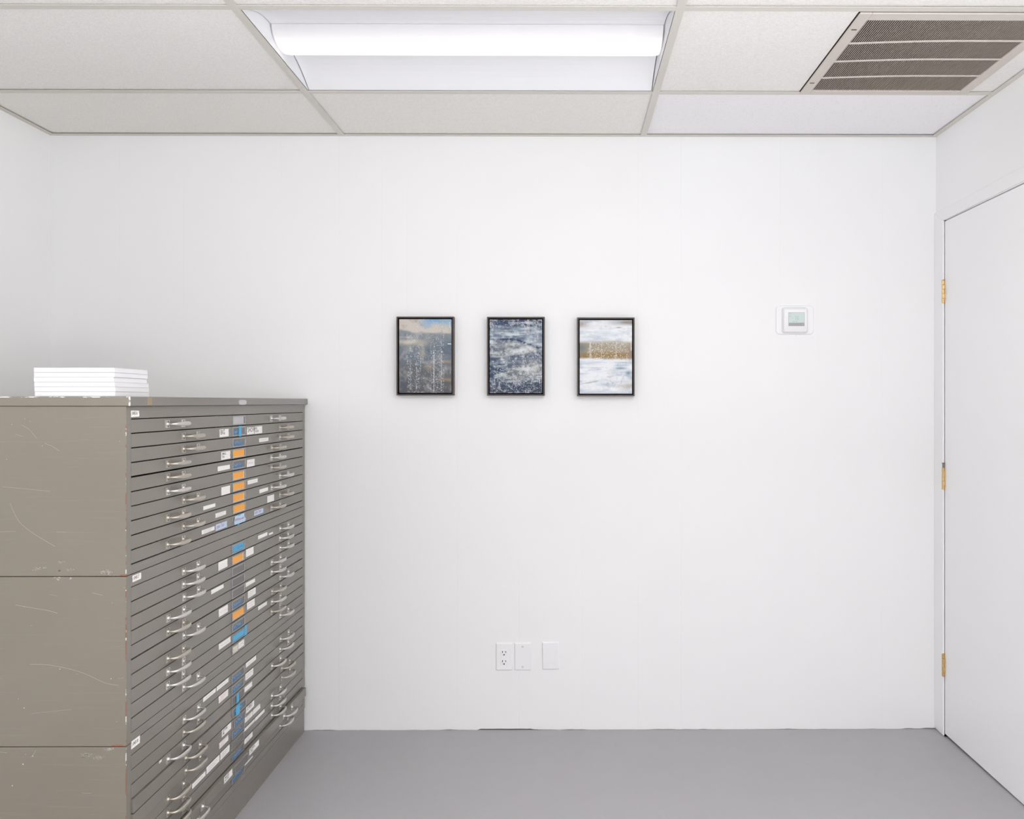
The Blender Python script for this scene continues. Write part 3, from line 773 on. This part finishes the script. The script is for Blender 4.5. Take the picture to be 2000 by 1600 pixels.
# ------------------------------------------------------------------ flat file cabinets
ZTOP = EYE-.0102; UH = .4084; HD = .0307; DP = .0354
SL, SR = .0215, .026            # stile widths
YE2 = D-.010                    # far end
def zline(u, i): return ZTOP-UH*u-HD-DP*i
pull = {(2, 3): .006, (2, 4): .006, (2, 8): .014}
XW = XL+.012
ulabels = ['olive-grey metal flat file unit numbered 104516, topmost of the stack under the white books',
           'olive-grey metal flat file unit numbered 104517, middle of the stack',
           'olive-grey metal flat file unit numbered 104518, lowest drawer unit above the plinth']
def handle_mesh(mat, broken=False):
    """origin at near plate centre on the drawer face; +x out, +y along"""
    k = MB(); S = .0875
    for yc_ in (0, S):
        if broken and yc_ == 0: k.box((0, yc_-.008, -.009), (.0012, yc_+.009, .004), mat); 
        else: k.box((0, yc_-.0105, -.0102), (.0013, yc_+.0105, .0102), mat)
        for dz in (-.0065, .0065):
            k.cyl((.0013, yc_+.003, dz), (1, 0, 0), .0022, .0007, M['steel'], 8)
        k.cyl((.001, yc_, 0), (1, 0, 0), .0062, .004, mat, 14, .0042)
    path = []; secs = []
    N = 22
    for i in range(N+1):
        t = i/N; a = PI*t
        y = S/2-(S/2)*math.copysign(abs(math.cos(a))**.72, math.cos(a))
        x = .002+.0275*abs(math.sin(a))**.62
        mid_ = math.sin(a)**2
        path.append((x, y, 0)); secs.append((.0030+.0030*mid_, .0030-.0002*mid_))
    k.sweep(path, secs, (0, 0, 1), mat, 12)
    o = k.build('handle', None, (0, 0, 0), smooth=True); me = o.data
    mods = [m.name for m in o.modifiers]
    bpy.data.objects.remove(o); return me
HM = [handle_mesh(M['alu']), handle_mesh(M['alu_dull'])]
HB = handle_mesh(M['alu'], True)
def y_at(px, X=XC): return on_x(px, 900, X).y
YA, YBB, YCC, YD = y_at(327), y_at(358), y_at(530), y_at(546.5)
def addh(dr_, dx, yy, zz, me):
    o = bpy.data.objects.new('handle', me); COL.objects.link(o); o.parent = dr_
    o.location = Vector((XC+dx, yy, zz))-wloc(dr_)
    m = o.modifiers.new('es', 'EDGE_SPLIT'); m.split_angle = .7
    return o
def wloc(o):
    q = Vector((0, 0, 0))
    while o is not None: q += o.location; o = o.parent
    return q
types = ['a b b a a a b a b a'.split(), 'b b b a a b a a a b'.split(), 'b b a b b a a a b b'.split()]
holders = [
    ['grey', 'tapeA', 'blue', 'orange', 'blue', 'orange', 'orange', 'orange', 'orange', 'bluenote'],
    ['bluefull', 'orange', 'empty', 'empty', 'empty', 'blue', 'orange', 'blue', 'bright', 'cream'],
    ['blue', 'blue', 'tapeB', 'tapeC', 'blue', 'blue', 'empty', 'blue', 'empty', 'blue']]
DR = {}
for u in range(3):
    zt_ = ZTOP-UH*u; zb_ = zt_-UH
    if u == 0: gtop = .0005
    else: gtop = .0010
    e = empty('flat_file_cabinet', (XC, YC, zb_), ulabels[u], 'flat file cabinet', 'stacked flat file units')
    k = MB(); c = M['cab']; th_ = .0012
    z1, z0 = zt_-gtop, zb_+.0008
    jut = {0: 0, 1: .0015, 2: .0}[u]
    k.box((XW, YC, z0), (XC, YC+.018, z1), c)              # near side
    k.box((XW, YC+.018, z1-.0012), (XC-.02, YE2, z1), c)
    k.box((XW, YE2-.018, z0), (XC, YE2, z1), c)
    k.box((XW, YC+.018, z0), (XW+.002, YE2-.018, z1), c)
    k.box((XW, YC+.018, z0), (XC-.02, YE2-.018, z0+.001), M['dark'])
    k.box((XC-.014, YC+.0175, z0), (XC, YC+SL, z1), c); k.box((XC-.014, YE2-SR, z0), (XC, YE2-.0175, z1), c)
    k.box((XC-.014, YC+SL, zline(u, 0)+.0006), (XC, YE2-SR, z1), c); k.box((XC-.014, YC+SL, z0), (XC, YE2-SR, zline(u, 10)-.0008), c)
    k.box((XC-.35, YC+.03, z0+.01), (XC-.345, YE2-.03, z1-.01), M['dark'])
    k.build('cabinet_body', e, (XC, YC, zt_), bevel=.0017)
    for i in range(10):
        px_ = pull.get((u, i), random.random()*.0012)
        zt2, zb2 = zline(u, i)-.0012-random.random()*.0005, zline(u, i+1)+.0011
        if (u, i) in ((0, 3), (1, 4), (0, 9)): zb2 += .0012
        x1 = XC+px_
        k = MB()
        k.box((x1-.015, YC+SL+.0006, zb2), (x1, YE2-SR-.0014, zt2), M['drawer'])
        k.box((x1-.30, YC+SL+.012, zb2+.002), (x1-.015, YC+SL+.014, zt2-.004), M['drawer'])
        dr_ = k.build('drawer', e, (XC, YC, (zt2+zb2)/2), bevel=.0009)
        DR[(u, i)] = (dr_, px_)
        zc_ = (zline(u, i)+zline(u, i+1))/2
        ty_ = types[u][i]
        j = lambda: (random.random()-.5)*.003
        dull = random.random() < .4
        addh(dr_, px_, (YA if ty_ == 'a' else YBB)+j(), zc_+j()*.5, HM[1 if dull or (u, i) in ((0, 1), (0, 2), (0, 9)) else 0])
        dull = random.random() < .4
        addh(dr_, px_, (YCC if ty_ == 'a' else YD)+j(), zc_+j()*.5, HB if (u, i) == (2, 9) else HM[1 if dull else 0])

# --- flat marks stuck to a drawer face
def faceP(px, py, X): p = on_x(px, py, X); return p.y, p.z
def z_to_drawer(z):
    for u in range(3):
        for i in range(10):
            if zline(u, i+1) <= z <= zline(u, i): return (u, i)
    return None
def scribble(k, x, y0, y1, z, m, h=.0025, seed=0):
    rs = random.Random(seed); yy = y0
    while yy < y1:
        w = .0012+rs.random()*.002
        dz = (rs.random()-.5)*h
        k.box((x, yy, z+dz-h*.45*rs.random()-.0003), (x+.0001, yy+w*.5, z+dz+h*.45*rs.random()+.0003), m)
        if rs.random() < .6: k.box((x, yy, z+dz-.0003), (x+.0001, yy+w, z+dz+.0003), m)
        yy += w+rs.random()*.0016
def sticker(px0, px1, yt, yb, mat='paper', text=None, ink='ink_soft', lines=2, size=None, fixed=None, name='paper_label', ragged=True, key=None, lab=None):
    X = XC
    ya, za = faceP(px0, yt, X); _, zb = faceP(px0, yb, X); yb_, _ = faceP(px1, yt, X)
    if fixed is None:
        d = z_to_drawer((za+zb)/2)
        if key: d = key
        dr_, pl = DR[d]
        if pl > 0:
            X = XC+pl; ya, za = faceP(px0, yt, X); _, zb = faceP(px0, yb, X); yb_, _ = faceP(px1, yt, X)
        lo, hi = zline(*d)-DP+.0018, zline(*d)-.0018
        za = min(za, hi); zb = max(zb, lo)
    else: dr_, X = fixed
    k = MB(); x = X+.0003
    rs = random.Random(int(px0*7+yt))
    P = [(x, ya, zb)]
    nr = 5
    for i in range(1, nr): P.append((x, ya+(rs.random()-.5)*.0022*ragged, zb+(za-zb)*i/nr))
    P.append((x, ya+.001*rs.random(), za))
    P.append((x, yb_, za-(rs.random()*.0008 if ragged else 0)))
    for i in range(nr-1, 0, -1): P.append((x, yb_+(rs.random()-.5)*.0022*ragged, zb+(za-zb)*i/nr))
    P.append((x, yb_, zb+(rs.random()*.0008 if ragged else 0)))
    k.slabpoly(P, (1, 0, 0), .0002, M[mat])
    x2 = x+.0003
    H = za-zb; Wd = yb_-ya
    if text:
        L_ = text.split('\n'); s = size or H/len(L_)*.85
        for i, tline in enumerate(L_):
            zz = za-H*(.12+(i+.68)*.80/len(L_))
            k.text(tline, (x2, ya+Wd*.08, zz), (0, 1, 0), (0, 0, 1), s, M[ink], .0002, min(1.05, Wd*.84/(s*.60*max(1, len(tline)))))
    elif lines:
        for i in range(lines):
            zz = za-H*(i+1)/(lines+1)
            scribble(k, x2, ya+Wd*.15, yb_-Wd*.2*(1+i*.5), zz, M[ink], H*.12, int(px0+i))
    o = k.build(name, dr_, (X, (ya+yb_)/2, (za+zb)/2))
    if lab: o['label'] = lab
    return o
# label holders
YH0, YH1 = y_at(452.5), y_at(478.5)
def holder(u, i, kind):
    dr_, pl = DR[(u, i)]; x = XC+pl
    zt2, zb2 = zline(u, i)-.0036, zline(u, i+1)+.0034
    hp = [(453.5, 478.3), (452.3, 477), (451.5, 476)][u]
    hp = {(2, 3): (453, 480), (2, 4): (456, 478.5)}.get((u, i), hp); jj = (random.random()-.5)*.003
    y0, y1 = on_x(hp[0], 900, x).y+jj, on_x(hp[1], 900, x).y+jj
    if (u, i) == (2, 8): y0, y1 = on_x(457.5, 900, x).y, on_x(484, 900, x).y
    k = MB(); w = .0032; wy = .0048; tz = .0022; m = M['holder']
    k.box((x, y0, zb2), (x+tz, y0+wy, zt2), m); k.box((x, y1-wy, zb2), (x+tz, y1, zt2), m)
    k.box((x, y0+wy, zt2-w), (x+tz, y1-wy, zt2), m); k.box((x, y0+wy, zb2), (x+tz, y1-wy, zb2+w), m)
    k.box((x, y0+wy, zb2+w), (x+.0004, y1-wy, zt2-w), M['holder_in'])
    zc_ = (zt2+zb2)/2
    for yy in (y0-.002, y1+.002):
        k.box((x, yy-.0035, zc_-.003), (x+.0012, yy+.0035, zc_+.003), m)
        k.cyl((x+.0012, yy-.001, zc_), (1, 0, 0), .0022, .0008, M['steel'], 10)
    k.build('label_frame', dr_, (x, (y0+y1)/2, zc_), bevel=.0005)
    iy0, iy1, iz0, iz1 = y0+wy, y1-wy, zb2+w, zt2-w
    def card(name, a0, a1, b0, b1, m, out=.0008, inks=None, seed=0):
        k = MB(); k.box((x+out-.0003, iy0+(iy1-iy0)*a0, iz0+(iz1-iz0)*b0), (x+out, iy0+(iy1-iy0)*a1, iz0+(iz1-iz0)*b1), M[m])
        if inks: scribble(k, x+out+.00005, iy0+(iy1-iy0)*(a0+.06), iy0+(iy1-iy0)*(a1-.08), (iz0+iz1)/2, M[inks], (iz1-iz0)*.35, seed)
        return k.build(name, dr_, (x, (iy0+iy1)/2, zc_))
    if kind == 'orange':
        card('card', 0, .98, 0, 1, 'paper', .0006); card('orange_card', 0, .92+random.random()*.08, .06, 1, 'orange', .0010)
    if kind == 'blue': card('blue_label_strip', .04, .84, .08, .60, 'bluecard', .0008, 'ink_white', u*10+i)
    if kind == 'bluefull': card('blue_label_strip', .08, 1, .02, .95, 'bluetape', .0008, 'bluecard', 3)
    if kind == 'tapeA':
        card('blue_label_strip', .02, .75, .1, .72, 'bluecard', .0008, 'ink_white', 4)
        k = MB(); k.box((x+tz, y0+.045, zline(u, i+1)+.001), (x+tz+.0003, y0+.068, zline(u, i)-.001), M['bluetape']); k.build('blue_tape', dr_, (x, y0+.05, zc_))
    if kind == 'tapeB':
        k = MB(); k.box((x+tz, y0+.036, zline(u, i+1)+.001), (x+tz+.0003, y0+.056, zline(u, i)-.004), M['bluetape']); k.build('blue_tape', dr_, (x, y0+.05, zc_))
    if kind == 'tapeC':
        card('blue_label_strip', .1, .85, .3, .9, 'bluecard', .0008, 'ink_white', 6)
        k = MB(); k.box((x+tz, y0+.026, zline(u, i+1)+.001), (x+tz+.0003, y0+.058, zline(u, i)-.001), M['bluetape']); k.build('blue_tape', dr_, (x, y0+.05, zc_))
    if kind == 'bright':
        card('blue_label_strip', .05, 1, .05, .9, 'bluetape', .0012)
        k = MB(); k.box((x+tz*.6, y1-.003, zline(u, i+1)+.002), (x+tz+.0003, y1+.017, zline(u, i)-.001), M['bluetape']); k.build('blue_tape', dr_, (x, y1, zc_))
    if kind == 'cream':
        card('card', 0, .46, 0, .9, 'cream', .0012, 'ink_soft', 1); card('card', .50, 1, .05, 1, 'paper', .0012, 'ink_pink', 2)
    if kind == 'grey': card('card', 0, .9, 0, 1, 'key', .0008)
    if kind == 'bluenote':
        k = MB(); yy0, yy1 = y0+.008, y1+.004; zz0, zz1 = iz0-.003, iz1+.004; xx = x+tz+.0002
        k.slabpoly([(xx, yy0, zz0+.006), (xx, yy0+.008, zz0), (xx, yy1-.015, zz0+.001), (xx, yy1, zz0+.008), (xx, yy1-.012, zz0+.014), (xx, yy1-.016, zz1), (xx, yy0+.006, zz1-.001)], (1, 0, 0), .0003, M['bluepaper'])
        k.text('NYE box set', (xx+.0004, yy0+.006, zz0+.0115), (0, 1, 0), (0, 0, 1), .011, M['ink_red'], .00015, 1.25)
        k.build('blue_note', dr_, (x, y0, zc_))
        k = MB(); k.box((x+tz, y0+.044, zline(u, i)-.006), (x+tz+.0006, y0+.06, zline(u, i)-.001), M['bluetape']); k.build('blue_tape', dr_, (x, y0+.05, zc_)); k = MB(); k.box((x+tz, y0+.036, zline(u, i+1)+.001), (x+tz+.0006, y0+.052, zline(u, i+1)+.005), M['bluetape'])
        k.build('blue_tape', dr_, (x, y0+.05, zc_))
for u in range(3):
    for i in range(10): holder(u, i, holders[u][i])
ST = [
 (428.7, 446.5, 838.7, 854.3, 'paper', 'BIG', 'ink'), (482, 496, 835, 849.3, 'paper', 'SHOW', 'ink'), (497, 511.8, 833.4, 847.8, 'paper', 'BIG\nNOW', 'ink'),
 (505.7, 524, 856.4, 864, 'paper', None, 'ink_soft', 1), (431.6, 449.3, 883, 898.8, 'paper', 'SMALL\nTEX', 'ink'),
 (425, 448.7, 911.5, 921, 'paper', None, 'ink_soft', 0), (482, 497, 898.5, 913, 'paper', None, 'ink_soft', 1),
 (432, 449, 952.3, 968.3, 'paper', None, 'ink_soft', 0), (483.3, 503, 939, 947, 'paper', None, 'ink_soft', 1),
 (396.5, 420.3, 989.5, 997, 'paper', None, 'ink_soft', 0), (506.2, 523.3, 956.5, 964, 'paper', None, 'ink_soft', 0),
 (420.5, 441.3, 1003.5, 1012, 'paper', None, 'ink_soft', 2), (521.7, 535, 969.5, 982.7, 'paper', None, 'ink_soft', 0),
 (393.7, 419, 1036.2, 1044.7, 'paper', None, 'ink_soft', 2), (421, 443, 1025.2, 1037.5, 'bluepaper', 'open Tour', 'ink_red'),
 (496, 514, 998.2, 1008, 'bluepaper', 'open Tour', 'ink_red'),
 (503.8, 522, 1047, 1054, 'paper', None, 'ink_soft', 0), (525, 533, 1042, 1046, 'paper', None, 'ink_soft', 0),
 (426.3, 444, 1099.2, 1115.5, 'paper', None, 'ink_soft', 0), (480, 495, 1074, 1088.8, 'paper', None, 'ink_soft', 0),
 (412.3, 436.4, 1153.2, 1161.5, 'paper', None, 'ink_soft', 0), (479.5, 498, 1139.5, 1147.5, 'paper', None, 'ink_soft', 0),
 (427, 444.7, 1191, 1206.2, 'paper', None, 'ink_pink', 1), (484, 499, 1155.3, 1169.5, 'paper', None, 'ink_soft', 3),
 (482.2, 497.3, 1177.2, 1192, 'paper', None, 'ink_pink', 2), (504, 521.2, 1185.5, 1192.7, 'paper', None, 'ink_pink', 1),
 (427, 450, 1259, 1270.5, 'paper', None, 'ink_soft', 1),
 (480, 500, 1296, 1305, 'paper', None, 'ink_soft', 1), (422.8, 446, 1341.5, 1350.8, 'paper', None, 'ink_soft', 1), (396.5, 421.2, 1363.5, 1372.2, 'paper', None, 'ink_soft', 1),
 (427, 445.3, 1359.5, 1374.8, 'paper', None, 'ink_pink', 4), (479, 494.4, 1316, 1330.6, 'paper', None, 'ink_soft', 2),
 (477.3, 492.3, 1343.5, 1353.5, 'paper', None, 'ink_soft', 0),
 (480.5, 496, 1380.5, 1394.5, 'paper', '123 PRINTS', 'ink'), (478, 493.2, 1398.5, 1413, 'paper', None, 'ink_soft', 3), (494, 508, 1383.5, 1397, 'paper', None, 'ink_soft', 1),
 (477, 497.2, 1421.5, 1430, 'paper', None, 'ink_soft', 1), (498, 516.3, 1400.8, 1409.5, 'paper', None, 'ink_soft', 0), (477.3, 493, 1441.5, 1455, 'paper', None, 'ink_soft', 3),
 (433, 450.8, 1425, 1441, 'paper', 'LETTERS\nSM', 'ink'), (428, 445.8, 1448.5, 1464, 'paper', None, 'ink_pink', 4), (430, 448, 1470.5, 1486, 'paper', None, 'ink_soft', 3),
 (403, 428.3, 1496, 1513.3, 'paper', None, 'ink_soft', 2), (375, 401.3, 1532.3, 1542, 'paper', None, 'ink_soft', 1)]
for s in ST:
    sticker(s[0], s[1], s[2], s[3], s[4], s[5], s[6], lines=(s[7] if len(s) > 7 else 0))
sticker(437.5, 453.5, 1515.5, 1532, 'paper', 'IMPLIED\nNOTES', 'ink', key=(2, 8)); sticker(487, 505.5, 1462, 1476.3, 'paper', 'MATERIAL\nSTYLE', 'ink', key=(2, 8))
sticker(478, 493.5, 1488.5, 1496.5, 'paper', None, 'ink_soft', lines=1, key=(2, 9))
sticker(310.6, 315.4, 1479, 1492, 'cream', None, 'ink', lines=0, name='paint_chip', key=(2, 2))
sticker(406.5, 415.5, 1408.2, 1409.6, 'bluecard', None, 'ink', lines=0, name='blue_crayon_mark', key=(2, 2))
def parent_body(u):
    for o in bpy.data.objects:
        if o.name.startswith('cabinet_body') and abs(wloc(o).z-(ZTOP-UH*u)) < 1e-4: return o
nums = [('104516', 255.5, 271.5, 802, 814.8), ('104517', 258.5, 275, 1124.8, 1137.8), ('104518', 256, 273, 1449, 1464.5)]
for u, (t_, a, b, c_, d_) in enumerate(nums):
    o = sticker(a, b, c_, d_, 'paper', t_, 'ink', fixed=(parent_body(u), XC), name='number_label', size=.0115)

# --- wear marks on the side panels (parts of the top unit and middle unit bodies)
def polyline(k, pts, w, m):
    P = [on_y(px, py, YC-.0003) for px, py in pts]
    for a, b in zip(P[:-1], P[1:]):
        d = (b-a).normalized(); nrm = Vector((-d.z, 0, d.x))*w/2
        k.quad([a-nrm, b-nrm, b+nrm, a+nrm], m)
def smooth_pts(pts, n=6):
    out = []
    for i in range(len(pts)-1):
        p0 = pts[max(0, i-1)]; p1 = pts[i]; p2 = pts[i+1]; p3 = pts[min(len(pts)-1, i+2)]
        for j in range(n):
            t = j/n
            out.append(tuple(.5*((2*p1[q])+(-p0[q]+p2[q])*t+(2*p0[q]-5*p1[q]+4*p2[q]-p3[q])*t*t+(-p0[q]+3*p1[q]-3*p2[q]+p3[q])*t**3) for q in (0, 1)))
    out.append(pts[-1]); return out
scr = {0: [([(42, 830), (58, 840), (72, 857)], .0006), ([(87, 866), (102, 872), (116, 881)], .0006), ([(20, 983), (28, 1003), (40, 1022), (62, 1040), (86, 1055), (108, 1068)], .0008),
           ([(5, 951), (50, 955), (98, 960)], .0006), ([(0, 1039), (30, 1038)], .0006), ([(110, 1039), (128, 1040)], .0005), ([(30, 848), (45, 853)], .0005)],
       1: [([(30, 1182), (60, 1187), (95, 1193), (112, 1198)], .0009), ([(58, 1298), (95, 1299), (140, 1308), (170, 1318), (205, 1334), (232, 1339)], .0008),
           ([(180, 1158), (200, 1163)], .0008), ([(96, 1161), (112, 1164)], .0005), ([(60, 1394), (110, 1389), (140, 1386)], .0004), ([(230, 1326), (242, 1324)], .0006)],
       2: [([(70, 1466), (64, 1476), (60, 1479)], .0006), ([(160, 1549), (178, 1550)], .0006), ([(0, 1469), (14, 1471)], .0006)]}
dots_ = {0: [(49, 818), (59, 823), (234, 862), (13, 897), (23, 829)], 1: [(117, 1307, 1.2), (61, 1222), (219, 1178), (217, 1326, 1.2), (47, 1383, 1.2), (36, 1365), (47, 1185), (228, 1410), (151, 1317)],
         2: [(45, 1493, 1.8), (24, 1535, 1.3), (50, 1474), (64, 1477, 1.2)]}
for u in range(3):
    k = MB()
    for pts, w in scr[u]: polyline(k, smooth_pts(pts), w*.8, M['scratch'])
    for q in dots_[u]:
        p = on_y(q[0], q[1], YC-.0002); k.cyl(p, (0, -1, 0), .0009*(q[2] if len(q) > 2 else .7), .0002, M['chip'], 7)
    rs = random.Random(u+3)
    spots = {0: [(72, 1112, 7, 14), (88, 1109, 4, 10), (116, 1115, 4, 20), (120, 1098, 6, 10), (136, 1114, 5, 10), (207, 1118, 10, 46)], 1: [(243, 1148, 1, 3)],
             2: [(170, 1474, 8, 40), (193, 1480, 8, 26), (213, 1463, 8, 22), (162, 1479, 2, 6)]}[u]
    for (cx_, cy_, rad, cnt) in spots:
        for _ in range(cnt*4):
            p = on_y(cx_+rs.gauss(0, rad*.5), cy_+rs.gauss(0, rad*.22), YC-.0002)
            if p.z > ZTOP-UH*u-.003 or p.z < ZTOP-UH*(u+1)+.003: continue
            k.cyl(p, (0, -1, 0), (.0002+rs.random()*.0006), .0002, M['chip' if rs.random() < .6 else 'scratch'], 6)
    bo = parent_body(u)
    ob = k.build('scratches', bo, (XC, YC, ZTOP-UH*u-.2)); ob['kind'] = 'stuff'
# top slab
k = MB()
sx1 = XC+.0105; sz0, sz1 = ZTOP, EYE+.0133
k.box((XW, YC-.0035, sz0), (sx1, D-.004, sz1), M['slab'])
tp = empty('metal_cap', (XC, YC, sz0), 'olive-grey metal cap slab on top of the flat file stack', 'metal cap')
k.build('slab', tp, (XC, YC, sz0), bevel=.0025, seg=3)
p = on_x(474, 786, sx1); k = MB()
P = [(sx1, p.y+math.copysign(abs(math.cos(a))**.6, math.cos(a))*.032*(1+.05*math.sin(7*a)), p.z+math.copysign(abs(math.sin(a))**.6, math.sin(a))*.0078) for a in [2*PI*i/24 for i in range(24)]]
k.slabpoly(P, (1, 0, 0), .0003, M['key']); k.build('badge_remnant', tp, p)
p0_, p1_ = on_x(287.5, 786, sx1), on_x(297, 786, sx1); k = MB(); k.box((sx1, p0_.y, sz0+.002), (sx1+.0003, p1_.y, sz1-.002), M['tan']); k.build('tape_residue', tp, p0_)
# plinth
zb = ZTOP-3*UH
k = MB(); k.box((XW, YC+.004, 0), (XC-.001, YE2-.002, zb-.001), M['cab'])
k.build('cabinet_plinth', None, (XC, YC, zb), bevel=.0012)
pl_ = bpy.data.objects['cabinet_plinth']; tag(pl_, 'dark olive-grey metal plinth on the floor under the flat file stack', 'cabinet plinth')

# ------------------------------------------------------------------ books on the cabinet
bz = sz1+.0004
YB0 = YC+.02
xl, xr = on_y(66.5, 760, YB0).x, on_y(223.5, 760, YB0).x
yfar = .158
hb = (on_y(100, 718, YB0).z-bz)/6
offs = [(.0012, 0, .001), (.0008, .002, 0), (0, .001, -.001), (.0004, 0, .0), (-.0014, .001, .0), (-.0016, 0, .001)]
offs = [(.0016, .0005, 0), (.0010, 0, .0010), (.0004, .001, .0), (-.0006, 0, -.0012), (-.0004, .001, .0004), (-.0002, 0, 0)]
where = ['lowest of the white stack, resting on the cabinet top', 'second from the bottom of the white stack', 'third from the bottom of the white stack',
         'third from the top of the white stack', 'second from the top of the white stack', 'topmost of the white stack']
for i in range(6):
    dx, dy, dr2 = offs[i]; z0 = bz+hb*i; z1 = z0+hb-.0003
    e = empty('book', ((xl+xr)/2, YB0+yfar/2, z0), 'thin plain white paperback, '+where[i], 'book', 'stack of white books on the cabinet')
    x0, x1, y0, y1 = xl+dx, xr+dx+dr2, YB0+dy*.5, YB0+yfar+dy+(.004 if i < 3 else 0)
    k = MB()
    k.box((x0, y0, z0), (x1, y1, z0+.0006), M['book']); k.box((x0, y0, z1-.0006), (x1, y1, z1), M['book'])
    k.box((x0, y0, z0), (x1, y0+.0006, z1), M['book'])
    k.build('cover', e, ((x0+x1)/2, y0, z0), bevel=.0003)
    k = MB(); k.box((x0+.0004, y0+.0006, z0+.0007), (x1-.0004, y1-.0006, z1-.0007), M['book']); k.build('page_block', e, ((x0+x1)/2, y0, z0))
